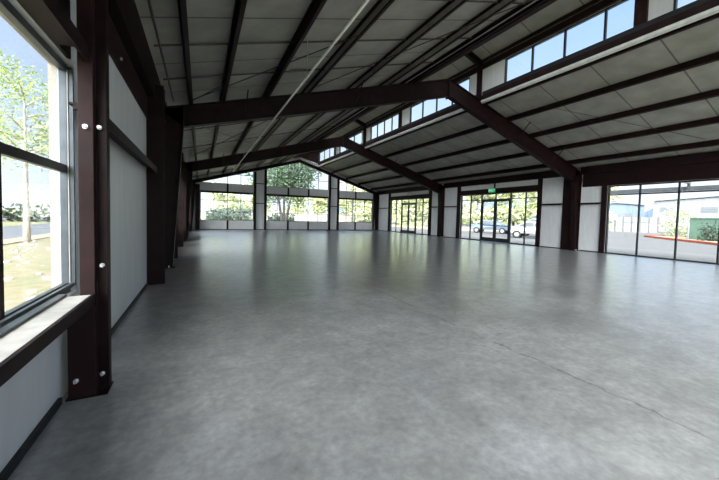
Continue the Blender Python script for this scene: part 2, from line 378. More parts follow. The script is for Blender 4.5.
# ------------------------------------------------------------------ far wall
def gab(x): return 4.53+.303*x if x < XM else 4.53+.303*XM-.317*(x-XM)
NW = ((.05, 5.6), (5.8, 12.8), (13., 18.2)); W1 = (-.05, 4.68); W2 = (5.94, 12.62); W3 = (13.86, 18.2)  # NW: unseen near-wall openings, added wide to let daylight in
def end_wall(name, ya, yb, lab, bays, zb, zh):
    mb = MB(); t0, t1 = ya, yb
    for a, b in ((XL-.2, bays[0][0]), (bays[0][1], bays[1][0]), (bays[1][1], bays[2][0]), (bays[2][1], XR+.2)):
        mb.prism([(a, 0), (b, 0), (b, ceil_z(b)+.1), (a, ceil_z(a)+.1)], 'y', t0, t1)
    for a, b in bays:
        mb.box(a, b, t0, t1, 0, zb); mb.box(a, b, t0, t1, zh, 4.4)
        xs = [a]+([XM] if a < XM < b else [])+[b]
        for u, v in zip(xs, xs[1:]): mb.prism([(u, gab(u)), (v, gab(v)), (v, ceil_z(v)+.1), (u, ceil_z(u)+.1)], 'y', t0, t1)
    return struct(mb.build(name, white), lab, 'wall')
end_wall('wall_far', Y1, Y1+.2, 'white insulated far gable wall with three glazed bays', (W1, W2, W3), .9, 3.62)
end_wall('wall_near', Y0-.2, Y0, 'white insulated near gable wall behind the viewpoint, openings added for light', NW, .12, 4.2)
for ya, q in ((Y0-.12, 'near'), (Y1-.9, 'far')):
    mb = MB(); mb.prism([(7.42, ceil_z(7.2)+.12), (XM, rtop(XM)+.1), (11.12, ceil_z(11.3)), (11.12, mon_c(11.12)-.005), (9.27, mon_c(9.27)-.005), (7.42, mon_c(7.42)-.005)], 'y', ya, ya+.05)
    struct(mb.build('wall_monitor_'+q, steel2), 'dark steel sheet closing the %s end of the raised ridge' % q, 'wall')
n_ = 4
far_v = {0: (1.1, 2.29, 3.5), 1: (7.05, 8.14, 9.22, 10.33, 11.45), 2: (14.83, 15.94, 17.16)}
for side, ya, ps in (('far', Y1+.02, 1), ('near', Y0-.02, -1)):
    for i, (a, b) in enumerate((W1, W2, W3) if side == 'far' else NW):  # near-side windows are unseen, added to brighten the hall
        nm = ('left', 'middle', 'right')[i]
        make_window('window_%d' % n_, ya, 'y', a, b, *((.9, 3.62) if side == 'far' else (.12, 4.2)), far_v[i] if side == 'far' else (a+(b-a)/3, b-(b-a)/3), (1.72, 2.8), 'lower %s window of the %s gable wall' % (nm, side), .12, .04, .05, pos=ps); n_ += 1
        make_window('window_%d' % n_, ya, 'y', a, b, 4.4, 5, far_v[i] if side == 'far' else (a+(b-a)/3, b-(b-a)/3), (5.35, 6.4), 'upper %s window of the %s gable wall under the sloping roof' % (nm, side), .12, .04, .04, pos=ps, zt=gab); n_ += 1
# far wall posts either side of the white piers, up to the roof
for x0, x1, lab in ((4.7, 4.92, 'brown post right of the far left window'), (5.72, 5.92, 'brown post left of the far middle window'),
                    (12.64, 12.82, 'brown post right of the far middle window'), (13.64, 13.84, 'brown post left of the far right window')):
    r = thing('steel_post', ((x0+x1)/2, Y1-.1, 0), lab, 'post', 'posts of the far gable wall')
    b = MB(); b.box(x0, x1, Y1-.2, Y1-.18, 0, gab((x0+x1)/2)-.24); b.box(x0, x0+.018, Y1-.18, Y1-.002, 0, gab(x0)-.24); b.box(x1-.018, x1, Y1-.18, Y1-.002, 0, gab(x0)-.24); b.build('channel', steel, r)
    MB().box(x0-.01, x1+.01, Y1-.21, Y1-.002, 0, .012).build('base_plate', steel, r)
for a, b, w_ in ((*W1, 'left'), (*W2, 'middle'), (*W3, 'right')):
    girt(a+.01, b-.01, Y1-.12, Y1-.002, 3.64, 'long dark girt over the lower far %s window' % w_, 'girts of the far gable wall', 'x', .17)
for a, b, w_ in ((4.93, 5.71, 'left'), (12.83, 13.63, 'right')):
    for z, q in ((2.67, 'lower'), (4.63, 'upper')):
        girt(a, b, Y1-.12, Y1-.002, z, '%s short girt on the %s white pier of the far wall' % (q, w_), 'girts of the far gable wall', 'x', .06)
for xs, w_ in (((2.3,), 'left'), ((8.14, 10.33), 'middle'), ((15.94,), 'right')):
    for x, q in zip(xs, ('left', 'right') if len(xs) > 1 else ('',)):
        for z0, z1, h in ((.02, .9, 'below'), (3.66, 4.4, 'above')):
            tag(MB().box(x-.08, x+.08, Y1-.08, Y1-.002, z0, z1).build('wall_stud', steel), ('%s dark stud %s the lower %s far window' % (q, h, w_)).strip(), 'stud', 'studs of the far gable wall')

# ------------------------------------------------------------------ left wall
LW1 = (.9, 3.84, .83, 2.9); LW2 = (12.9, 16.55, .83, 3.3); LW3 = (17.1, 19.6, .83, 3.3); LW4 = (24., 30., .83, 3.3)
mb = MB()
for a, b, z0, z1 in wall_boxes(Y0-.2, Y1+.2, 4.55, [LW1, LW2, LW3, LW4]): mb.box(XL-.12, XL-.001, a, b, z0, z1)
struct(mb.build('wall_left', white), 'white insulated left wall', 'wall')
mb = MB()
for a, b, z0, z1 in wall_boxes(Y0-.2, Y1+.2, 4.5, [LW1, LW2, LW3, LW4]): mb.box(XL-.18, XL-.121, a, b, z0-.15 if z0 == 0 else z0, z1)
struct(mb.build('trim_1', stucco), 'beige stucco outer skin of the left wall', 'wall')
# near window: double hung pairs
r = thing('window_10', (XL-.08, 2.4, LW1[2]), 'large left window nearest the viewpoint with trees outside', 'window', None, 'structure')
g = XL-.08
f = MB(); y0, y1, z0, z1 = LW1
f.box(g-.02, g+.035, y0, y1, z0, z0+.05); f.box(g-.02, g+.035, y0, y1, z1-.06, z1); f.box(g-.02, g+.035, y0, y0+.04, z0+.05, z1-.06); f.box(g-.02, g+.035, y1-.04, y1, z0+.05, z1-.06); f.build('frame', grey_al, r, bevel=.003)
f = MB(); f.box(g+.036, XL-.003, y1-.03, y1-.004, z0+.06, z1-.02); f.build('jamb_liner', grey_al, r)
MB().box(g+.036, g+.045, y1-.04, y1-.031, z0+.06, z1-.05).build('weather_strip', dull, r)
MB().box(g-.018, g+.03, y0+.04, y1-.04, 1.93, 2.0).build('meeting_rail', alum, r, bevel=.004)
for y in (1.6, 2.71): MB().box(g-.02, g+.03, y-.025, y+.025, z0+.05, 1.93).build('mullion', steel2, r)
f = MB(); f.box(g-.018, g+.02, y0+.04, y1-.04, z0+.05, z0+.09); f.build('sash_rail', grey_al, r)
MB().box(g-.004, g+.004, y0+.03, y1-.03, z0+.04, z1-.05).build('glass', glass, r)
s_ = MB(); s_.box(XL-.04, -.82, .6, 3.375, .83, .885)
tag(s_.build('window_sill', sillm, None, bevel=.004), 'deep sunlit cream sill under the near left window', 'sill', None, 'structure')
s_ = MB(); s_.box(-.819, -.795, .6, 3.375, .8, .89)
tag(s_.build('trim_2', steel), 'brown edge strip along the near left sill', 'trim', None, 'structure')
# sill upstand ridges
s_ = MB(); s_.box(XL-.035, XL-.01, .92, 3.8, .886, .92); s_.box(XL+.01, XL+.06, .9, 3.375, .886, .905)
tag(s_.build('trim_3', grey_al), 'thin raised track along the near left sill', 'trim', None, 'structure')
for i, (lw, ml, lab) in enumerate(((LW2, (14.1, 15.3), 'left wall window beyond the first steel frame'), (LW3, (18.3,), 'left wall window just before the second steel frame'), (LW4, (26., 28.), 'farthest left wall window'))):
    make_window('window_%d' % (11+i), XL-.04, 'x', *lw, ml, (2.,), lab, .12, .05, .06, pos=-1)
# near jamb post with bolts
r = thing('steel_post', (-.9, 3.5, 0), 'brown bolted steel post right of the near left window', 'post')
b = MB(); b.box(-.9, -.8, 3.39, 3.41, .83, 4.3); b.box(-.985, -.8, 3.39, 3.41, 0, .79); b.box(-.9, -.88, 3.41, 3.62, 0, 4.3); b.box(-.82, -.8, 3.41, 3.47, 0, 4.3); b.build('channel', steel2, r, bevel=.003)
b = MB(); b.box(-.8, -.725, 3.465, 3.485, 0, 4.3); b.box(-.745, -.725, 3.485, 3.56, 0, 4.3); b.build('flange', steel, r, bevel=.003)
MB().box(-1., -.72, 3.38, 3.6, 0, .012).build('base_plate', steel, r)
for p in ((-.85, 3.39, 2.28), (-.775, 3.465, 2.3), (-.765, 3.465, 1.12), (-.77, 3.465, .16), (-.93, 3.39, .16)):
    bb = MB(); bb.tube([p, (p[0], p[1]-.012, p[2])], .02, 6); bb.tube([(p[0], p[1]-.012, p[2]), (p[0], p[1]-.04, p[2])], .011, 8); bb.build('bolt', bolt_m, r)
# headers over near window and panel
r = thing('window_header', (-.95, 2., 2.9), 'dark brown steel header over the near left window', 'header')
b = MB(); b.box(XL+.002, XL+.03, Y0+.02, 3.66, 2.9, 3.95); b.box(XL+.03, -.82, Y0+.02, 3.38, 2.9, 2.93); b.box(-.84, -.82, Y0+.02, 3.38, 2.8, 2.9); b.build('channel', steel, r)
b = MB(); b.box(XL+.03, -.86, Y0+.02, 3.38, 3.36, 3.39); b.build('stiffener', steel2, r)
r = thing('wall_header', (-1., 6., 3.55), 'flat brown steel plate above the white panel of the near left bay', 'header')
b = MB(); b.box(XL+.002, XL+.03, 3.68, 8.14, 3.56, 4.0); b.build('plate', steel2, r); bb = MB(); bb.tube([(XL+.03, 5.6, 3.72), (XL+.05, 5.6, 3.72)], .02, 8); bb.build('bolt', bolt_m, r)
girt(XL+.002, -.84, 3.68, 8.14, 2.52, 'long brown girt across the white panel of the near left bay', 'girts of the left wall', h=.1)
for y0, y1, lab in ((8.16, 8.4, 'dark steel post at the end of the near left white panel'), (12.6, 12.86, 'dark post on the left wall just beyond the first steel frame'),
                    (16.7, 16.96, 'dark post on the left wall halfway along the second bay'), (19.7, 19.96, 'dark post on the left wall just before the second steel frame'),
                    (23.6, 23.9, 'dark post on the left wall just beyond the second steel frame'), (30.1, 30.4, 'dark post on the left wall near the far corner')):
    post(XL+.002, -.72, y0, y1, 0, 4.3, lab, 'posts of the left wall')
girt(XL+.002, -.86, 8.45, 10.3, 2.52, 'brown girt on the left wall right before the first steel frame', 'girts of the left wall')
girt(XL+.002, -.86, 19.98, 21.4, 2.52, 'brown girt on the left wall right before the second steel frame', 'girts of the left wall')

# baseboards (dark floor angle)
for nm, x0, x1, segs in (('baseboard_left', XL, XL+.03, ((Y0+.1, 3.36), (3.7, 8.14), (8.42, 10.35), (10.7, 12.58), (12.9, 16.68), (16.98, 19.68), (19.98, 21.4), (21.8, 23.58), (23.92, 30.08), (30.42, 32.8))),
                         ('baseboard_right', XR-.03, XR, ((9.3, 10.3), (11.1, 12.62), (19.92, 21.4), (21.8, 23.16), (30.62, 32.8)))):
    b = MB()
    for a, c in segs: b.box(x0+.001, x1-.001, a, c, 0.001, .055)
    struct(b.build(nm, black), 'thin dark base angle along the %s wall' % nm[10:], 'baseboard')
b = MB()
for a, c in (W1, (4.93, 5.71), (5.95, 12.6), (12.84, 13.63), W3): b.box(a, c, Y1-.03, Y1-.001, .001, .06)
struct(b.build('baseboard_far', black), 'thin dark base angle along the far wall', 'baseboard')

# ------------------------------------------------------------------ portal frames
def ibeam(b, top, bot, y, tw=.016, bf=.24, tf=.02, caps=True):
    """top/bot: polylines (x,z) of the outer flange faces, web in the XZ plane at y"""
    poly = list(top)+list(reversed(bot)); b.prism(poly, 'y', y-tw/2, y+tw/2)
    for line in (top, bot):
        for (xa, za), (xb, zb) in zip(line, line[1:]):
            b.bar((xa, y, za), (xb, y, zb), bf, tf, (0, 0, 1) if abs(xb-xa) > abs(zb-za)*.6 else (1, 0, 0))
    return b
def portal(y, lab, group, end=False):
    r = thing('steel_portal', (XM, y, 0), lab, 'frame', group)
    for sgn in (0, 1):
        X = (lambda x: x) if sgn == 0 else (lambda x: XL+XR-x)
        top = rtop(X(XL+.02))
        b = MB()
        outer = [(X(XL+.015), .02), (X(XL+.015), top-.03)]; inner = [(X(-.72), .02), (X(-.45), 4.0 if sgn == 0 else 3.78)]
        b.prism([outer[0], outer[1], (X(-.45), rtop(X(-.45))-.03), inner[1], inner[0]], 'y', y-.008, y+.008)
        b.bar((X(XL+.015), y, .02), (X(XL+.015), y, top-.03), .24, .02, (1, 0, 0)); b.bar((inner[0][0], y, .02), (inner[1][0], y, inner[1][1]), .24, .022, (1, 0, 0))
        b.bar((inner[1][0], y, inner[1][1]), (X(-.45), y, rtop(X(-.45))-.04), .22, .018, (1, 0, 0))
        c = b.build('column', steel, r)
        MB().box(*sorted((X(XL+.005), X(-.66))), y-.15, y+.15, 0, .02).build('base_plate', steel, c)
        for qx in (-.92, -.8):
            for qy in (-.1, .1):
                t = MB(); t.tube([(X(qx), y+qy, .02), (X(qx), y+qy, .07)], .014, 8); t.build('anchor_bolt', bolt_m, c)
    # rafters
    bl = [(-.45, 4.02), (2.93, 4.93), (XM, 6.7)]; br = [(XM, 6.7), (16.87, 4.24), (18.34, 3.76)]
    tl = [(XL+.03, rtop(XL+.03)), (XM, rtop(XM))]; tr = [(XM, rtop(XM)), (XR-.03, rtop(XR-.03))]
    if end: bl = [(XL+.05, rtop(XL)-.3), (XM, rtop(XM)-.3)]; br = [(XM, rtop(XM)-.3), (XR-.05, rtop(XR)-.3)]
    for tp, bt, s_ in ((tl, bl, -1), (tr, br, 1)):
        tp = [(x, z-.012) for x, z in tp]
        b = MB(); ibeam(b, tp, bt, y); rf = b.build('rafter', steel, r)
        b = MB(); b.box(*sorted((XM+s_*.002, XM+s_*.025)), y-.13, y+.13, (6.62 if not end else rtop(XM)-.32), rtop(XM)+.02); b.build('splice_plate', steel2, rf)
        if not end:
            for x in ((1.2, 4.9) if s_ < 0 else (13.5, 16.2)):
                b = MB(); zb = rtop(x)-.55
                b.bar((x, y-.1, zb-.02), (x, y-.75, rtop(x)+.06), .03, .03); b.build('flange_brace', steel2, rf)
    if not end:
        for x, s_ in ((7.48, -1), (11.06, 1)):
            b = MB(); zt = mon_b(x)+.02; zb = rtop(x)
            b.box(x-.12, x-.1, y-.11, y+.11, zb, zt); b.box(x+.1, x+.12, y-.11, y+.11, zb, zt); b.box(x-.1, x+.1, y-.008, y+.008, zb, zt)
            p = b.build('monitor_post', steel, r)
            MB().box(x-.15, x+.15, y-.13, y+.13, zb-.005, zb+.02).build('base_plate', steel, p)
            b = MB(); x2 = x+s_*.22
            ibeam(b, [(x2, mon_b(x2)+.26), (9.27, mon_b(9.27)+.26)], [(x2, mon_b(x2)), (9.27, mon_b(9.27))], y, .012, .16, .016)
            b.build('monitor_rafter', steel, r)
    return r
portal(FR[0], 'nearest brown steel portal frame spanning the hall', 'steel frames')
portal(FR[1], 'second brown steel portal frame farther down the hall', 'steel frames')
portal(Y1-.16, 'brown steel end frame against the far gable wall', 'steel frames', True)
# corner boxes of the end frame
for x0, x1, lab in ((-.44, -.08, 'brown steel corner column beside the far left window'), (18.22, 18.33, 'brown steel corner column beside the far right window')):
    r = thing('corner_column', ((x0+x1)/2, Y1-.2, 0), lab, 'column')
    b = MB(); b.box(x0, x1, Y1-.32, Y1-.3, 0, gab(x0)-.2); b.box(x0, x0+.02, Y1-.3, Y1-.002, 0, gab(x0)-.2); b.box(x1-.02, x1, Y1-.3, Y1-.002, 0, gab(x0)-.2); b.build('channel', steel, r)
    MB().box(x0-.01, x1+.01, Y1-.33, Y1-.002, 0, .012).build('base_plate', steel, r)

# ------------------------------------------------------------------ purlins
def purlin(x, label, group, d=.225, fl=.08, s=-1, zf=rtop, slope=None, m=None, y0=Y0+.02, y1=Y1-.02, web=False, lip=.03):
    """C section: bottom lip, bottom flange, web, top flange; s = side the flanges point to"""
    sl = slope if slope is not None else (.285 if x < XM else -.3126)
    n2 = Vector((-sl, 1)).normalized(); t2 = Vector((1, sl)).normalized()*s
    o = Vector((x, zf(x)+.004)); t = .012
    def P(a, h): q = o+t2*a+n2*h; return (q.x, q.y)
    pts = [P(fl, .0), P(fl, .03), P(fl-t, .03), P(fl-t, t), P(t, t), P(t, d-t), P(fl-t, d-t), P(fl-t, d-lip), P(fl, d-lip), P(fl, d), P(0, d), P(0, 0)]
    b = MB(); b.prism(pts, 'y', y0, y1)
    o_ = b.build('purlin', [m or steel, dull]); o_.data.polygons[2+4].material_index = 1 if web else 0  # inner web face of brown steel coloured grey, as if catching light
    return tag(o_, label, 'purlin', group)
ordn = ('lowest', 'second', 'third', 'fourth', 'fifth', 'sixth')
for i, x in enumerate((-.2, .64, 1.93, 3.25, 4.98)):
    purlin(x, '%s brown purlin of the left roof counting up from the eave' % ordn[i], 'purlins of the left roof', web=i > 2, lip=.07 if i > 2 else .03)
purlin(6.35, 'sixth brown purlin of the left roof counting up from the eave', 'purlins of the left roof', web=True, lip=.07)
purlin(7.3, 'topmost purlin at the edge of the left roof below the raised ridge', 'purlins of the left roof')
for i, x in enumerate((17.82, 16.2, 14.6, 12.9)):
    purlin(x, '%s dark purlin of the right roof counting up from the eave' % ordn[i], 'purlins of the right roof', s=1, fl=.1)
purlin(11.34, 'brown purlin along the top of the right roof under the clerestory', 'purlins of the right roof', s=1, d=.22, m=steel2)
for x, lab in ((8.3, 'purlin left of the raised ridge'), (9.4, 'purlin at the top of the raised ridge'), (10.35, 'purlin right of the raised ridge above the clerestory')):
    purlin(x, lab, 'purlins of the raised ridge', d=.15, zf=lambda q: mon_b(q)+.27, slope=.36 if x < 9.27 else -.36)
# eave struts
for x0, x1, lab in ((XL+.002, -.88, 'dark eave strut along the top of the left wall'), (XR-.2, XR-.002, 'dark eave strut along the top of the right wall')):
    r = thing('eave_strut', ((x0+x1)/2, 16, 4.2), lab, 'strut', 'eave struts')
    zl = 4.02 if x0 < 0 else 4.22; b = MB(); i = x1 if x0 < 0 else x0
    zc = min(ceil_z(x0), ceil_z(x1))-.004
    for ya, yb in ((Y0+.02, FR[0]-.13), (FR[0]+.13, FR[1]-.13), (FR[1]+.13, Y1-.02)):
        b.box(x0, x1, ya, yb, zl, zl+.018); b.box(*sorted((i, i+(-.018 if x0 < 0 else .018))), ya, yb, zl+.018, zc)
        b.box(x0, x1, ya, yb, zl+.22, zl+.235)
    b.build('channel', steel, r)

# ------------------------------------------------------------------ clerestories
for cx, s_, side in ((CX1, 1, 'right'), (CX0, -1, 'left')):
    zs, zt = 7.2, 8.22
    wins = ((.6, 4.1), (4.92, 9.35), (11.25, 16.0), (17.1, 20.95), (22.35, 26.8), (27.9, 32.3))
    o0, o1 = sorted((cx, cx+s_*.14)); mb = MB()
    zb = ceil_z(11.25)-.1
    for a, b_, z0, z1 in wall_boxes(Y0, Y1, mon_c(cx)-.01, [(a, b, zs, zt) for a, b in wins]):
        if z1 <= zb: continue
        mb.box(o0, o1, a, b_, max(z0, zb), z1)
    struct(mb.build('wall_clerestory_'+side, white), 'white panels between the clerestory windows on the %s of the ridge' % side, 'wall')
    for j, (a, b_) in enumerate(wins):
        nmul = 4 if j in (1, 2) else (4 if j == 3 else 3)
        vs_ = [a+(b_-a)*q/nmul for q in range(1, nmul)]
        if j == 1: vs_ = [5.72, 6.95, 8.15]
        make_window('window_%d' % (14+j+(6 if s_ < 0 else 0)), cx+s_*.02, 'x', a, b_, zs, zt, vs_, (), 'clerestory window %s' % (
            ('at the near end of the %s side', 'before the nearest steel frame on the %s side', 'just beyond the nearest steel frame on the %s side', 'before the second steel frame on the %s side', 'beyond the second steel frame on the %s side', 'at the far end of the %s side')[j] % side), .1, .06, .05, pos=s_)
    q0, q1 = sorted((cx-s_*.002, cx-s_*.1))
    for a, lab in ((4.92, 'middle of the near bay'), (17.1, 'middle of the second bay'), (27.9, 'middle of the far bay')):
        tag(MB().box(*sorted((cx-s_*.003, cx-s_*.09)), a-.3, a-.02, 7.21, 8.215).build('clerestory_post', steel2), 'brown post between %s clerestory windows in the %s' % (side, lab), 'post', 'clerestory posts')
    segs = ((Y0+.02, FR[0]-.14), (FR[0]+.14, FR[1]-.14), (FR[1]+.14, Y1-.95))
    b = MB(); b2 = MB()
    for ya, yb in segs:
        b.box(*sorted((cx-s_*.002, cx-s_*.11)), ya, yb, 7.04, 7.2); b2.box(*sorted((cx-s_*.002, cx-s_*.16)), ya, yb, 6.84, 7.03)
    tag(b.build('clerestory_sill', alum), 'dark sill beam under the %s clerestory' % side, 'sill', 'clerestory rails')
    tag(b2.build('clerestory_girt', steel2), 'brown girt below the sill of the %s clerestory' % side, 'girt', 'clerestory rails')
    b = MB(); b.box(q0, q1, Y0+.02, Y1-.02, 8.22, 8.45); b.box(q0, q1, Y0+.02, Y1-.02, 8.52, 8.62)
    tag(b.build('clerestory_header', steel), 'dark header beam over the %s clerestory' % side, 'header', 'clerestory rails')
    if s_ > 0:
        t = MB()
        for ya, yb in segs: t.prism([(10.98, 6.735), (11.06, 6.7), (11.2, 6.755), (11.2, 6.8), (10.98, 6.82)], 'y', ya, yb)
        tag(t.build('light_flashing', pipe_m), 'pale grey flashing strip along the foot of the right clerestory', 'flashing')

# ------------------------------------------------------------------ rods, bracing, pipe
def rod(p, q, lab, grp, r=.012, nm='sag_rod'):
    b = MB(); b.tube([p, q], r, 6); return tag(b.build(nm, cable_m), lab, 'rod', grp)
def pz(x, h=.12): return rtop(x)+h
for y, lab in ((5.5, 'near cross rod under the left roof lining'), (7.25, 'cross rod under the left roof in the middle of the near bay'), (8.95, 'cross rod under the left roof just before the first frame'),
               (14.3, 'cross rod under the left roof in the second bay, nearer one'), (18., 'cross rod under the left roof in the second bay, farther one')):
    xs = (-.8, 7.2); rod((xs[0], y, pz(xs[0], .2)), (xs[1], y, pz(xs[1], .2)), lab, 'cross rods of the left roof', .02)
for (xa, ya), (xb, yb), lab in (((-.3, 10.2), (3.2, 6.6), 'diagonal brace rod rising from the first frame across the left roof'), ((.6, 9.), (-.3, 10.3), 'short diagonal brace rod close to the first frame'),
                                ((3.3, 9.9), (6.9, 5.), 'diagonal brace rod high in the left roof of the near bay'), ((-.6, 12.), (3.2, 20.), 'diagonal brace rod under the left roof of the second bay'), ((3.2, 12.), (-.5, 20.), 'crossing brace rod under the left roof of the second bay')):
    rod((xa, ya, pz(xa, .03)), (xb, yb, pz(xb, .03)), lab, 'brace rods of the left roof', .014, 'brace_rod')
for ya, lab in ((5.2, 'brace rod across the right roof of the near bay'), (14., 'brace rod across the right roof of the second bay')):
    rod((12.9, ya+3.5, pz(12.9, .16)), (17.6, ya, pz(17.6, .16)), lab, 'brace rods of the right roof', .01, 'brace_rod')
r = thing('sprinkler_pipe', (2.1, 12, 4.62), 'long pale pipe running under the frames along the left roof', 'pipe')
b = MB(); b.tube([(2.1, Y0+.02, 4.66), (2.1, 25.6, 4.66)], .024, 12); b.build('pipe', pipe_m, r, True)
for y in (3., 7., FR[0]-.02, 15., 18.5, FR[1]-.02, 25.):
    b = MB(); b.tube([(2.1, y, 4.67), (2.1, y, (pz(2.1, .2) if y not in (FR[0]-.02, FR[1]-.02) else 4.72))], .008, 6); b.tube([(2.1, y-.02, 4.66), (2.1, y+.02, 4.66)], .032, 12); b.build('hanger', galv, r)
b = MB(); b.tube([(-.68, Y0+.02, pz(-.68, .1)), (-.68, FR[0]-.2, pz(-.68, .1))], .022, 8)
tag(b.build('conduit', cable_m), 'thin dark conduit along the left eave of the near bay', 'conduit')

# ------------------------------------------------------------------ exit sign, emergency light
green = mat('exit_green', (.02, .3, .1), .4, emit=((.02, .4, .15), .22)); wlet = mat('exit_letters', (.7, .95, .8), .4, emit=((.3, .9, .5), .35))
r = thing('exit_sign', (XR-.16, 16.38, 3.55), 'green exit sign on the header above the double doors', 'sign')
MB().box(XR-.17, XR-.11, 16.1, 16.66, 3.56, 3.86).build('housing', green, r, bevel=.01)
td = bpy.data.curves.new('exit_text', 'FONT'); td.body = 'EXIT'; td.size = .27; td.align_x = 'CENTER'; td.align_y = 'CENTER'; td.extrude = .004
to = bpy.data.objects.new('lettering', td); COL.objects.link(to); td.materials.append(wlet)
tm = bpy.data.meshes.new_from_object(to); bpy.data.objects.remove(to); to = bpy.data.objects.new('lettering', tm); COL.objects.link(to)
to.rotation_euler = (math.pi/2, 0, -math.pi/2); to.parent = r; to.location = (-.012-.003, 0, .16)
r = thing('emergency_light', (XR-.1, 26.6, 3.9), 'white twin-head emergency light above the farthest double doors', 'light')
MB().box(XR-.16, XR-.1, 26.3, 26.75, 3.84, 4.0).build('housing', pipe_m, r, bevel=.01)
for y in (26.36, 26.69):
    b = MB(); b.tube([(XR-.13, y, 4.0), (XR-.15, y, 4.06)], .02, 8); b.tube([(XR-.12, y, 4.1), (XR-.24, y, 4.08)], .065, 12, .075); b.build('lamp_head', pipe_m, r, True)

# ================================================================== OUTSIDE
GZ = -.16
grass_m = mat('dry_lawn', (.3, .28, .16), .95, 0, 0, 1.6, col2=(.2, .22, .09), lo=.35, hi=.65)
litter_m = mat('leaf_litter_bank', (.27, .2, .14), .95, 0, 0, 3.5, col2=(.17, .18, .09), lo=.4, hi=.62, bump=.3)
asph_m = mat('pale_asphalt', (.115, .113, .11), .9, 0, .12, 4)
road_m = mat('grey_asphalt', (.13, .135, .145), .9, 0, .1, 4)
conc_m = mat('pale_concrete_walk', (.15, .146, .138), .9, 0, .06, 4)
tan_m = mat('tan_dirt', (.36, .27, .18), .95, 0, .15, 2)
red_m = mat('red_curb_paint', (.4, .07, .035), .7, 0, .15, 3)
bark_m = mat('brown_bark', (.045, .035, .03), .9, 0, .4, 10, stretch=(1, 1, .2)); pale_bark = mat('pale_bark', (.5, .45, .38), .9, 0, .3, 12, stretch=(1, 1, .25))
bwhite = mat('white_metal_siding', (.24, .24, .24), .6, 0, .05, 3); bblue = mat('blue_grey_siding', (.15, .2, .27), .6, 0, .08, 3)
bgrey = mat('grey_window_band', (.14, .15, .16), .4, 0, .1, 4); gbox = mat('green_utility_paint', (.08, .14, .1), .5, 0, .1, 4)
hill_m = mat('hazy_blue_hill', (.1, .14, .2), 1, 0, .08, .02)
def leafm(nm, c, c2): return mat(nm, c, .6, 0, 0, 1.3, col2=c2, lo=.35, hi=.65)
lf_spring = leafm('spring_leaves', (.42, .5, .14), (.3, .4, .1)); lf_yel = leafm('yellow_green_leaves', (.5, .51, .28), (.4, .44, .22))
lf_dark = leafm('dark_oak_leaves', (.09, .15, .07), (.05, .09, .05)); lf_hedge = leafm('hedge_leaves', (.055, .1, .06), (.03, .06, .035)); lf_pale = leafm('pale_leaves', (.42, .46, .27), (.3, .35, .18))

struct(MB().box(-260, 320, -120, 420, GZ-.3, GZ).build('lawn', grass_m), 'dry green ground outside the hall', 'ground')
struct(MB().box(XR+.4, 130, -60, 75, GZ+.001, GZ+.02).build('parking_lot', asph_m), 'pale asphalt car park outside the right wall', 'car park')
struct(MB().box(XR+.2, XR+6.5, Y0-2, Y1+2, GZ+.021, GZ+.12).build('path', conc_m), 'pale concrete walk along the right wall', 'path')
struct(MB().box(-300, 200, 60, 88, GZ+.002, GZ+.03).build('street', road_m), 'grey street crossing behind the far wall', 'street')
struct(MB().box(-16, -9.5, -40, 60, GZ+.003, GZ+.03).build('path_left', road_m), 'grey lane beyond the left bank', 'street')
struct(MB().box(-9.4, -8.2, -40, 60, GZ+.003, GZ+.05).build('verge', tan_m), 'tan dirt strip beside the left lane', 'ground')
b = MB(); b.prism([(-8.1, GZ), (-1.45, GZ), (-1.45, GZ+.04), (-4, GZ+.12), (-7, GZ+.1)], 'y', -20, 60)
struct(b.build('bank', litter_m), 'leaf-littered planting bank outside the left windows', 'ground')
# pale stones on the bank
st_m = mat('pale_stone', (.6, .57, .52), .9, 0, .2, 8)
b = MB()
for i in range(260):
    x = random.uniform(-7.6, -2.0); y = random.uniform(2, 24); s_ = random.uniform(.03, .09); a = random.uniform(0, 3)
    z = GZ+.03+.09*min(1, max(0, (-x-1.45)/2.5)) if x > -4 else GZ+.1
    pts = [(x+s_*math.cos(a+t)*random.uniform(.7, 1.2), y+s_*math.sin(a+t)*random.uniform(.7, 1.2)) for t in (0, 1.2, 2.5, 3.7, 5)]
    b.prism(pts, 'z', z-.03, z+s_*.6)
tag(b.build('gravel', st_m), 'pale stones scattered over the bank outside the left windows', 'stones', None, 'stuff')

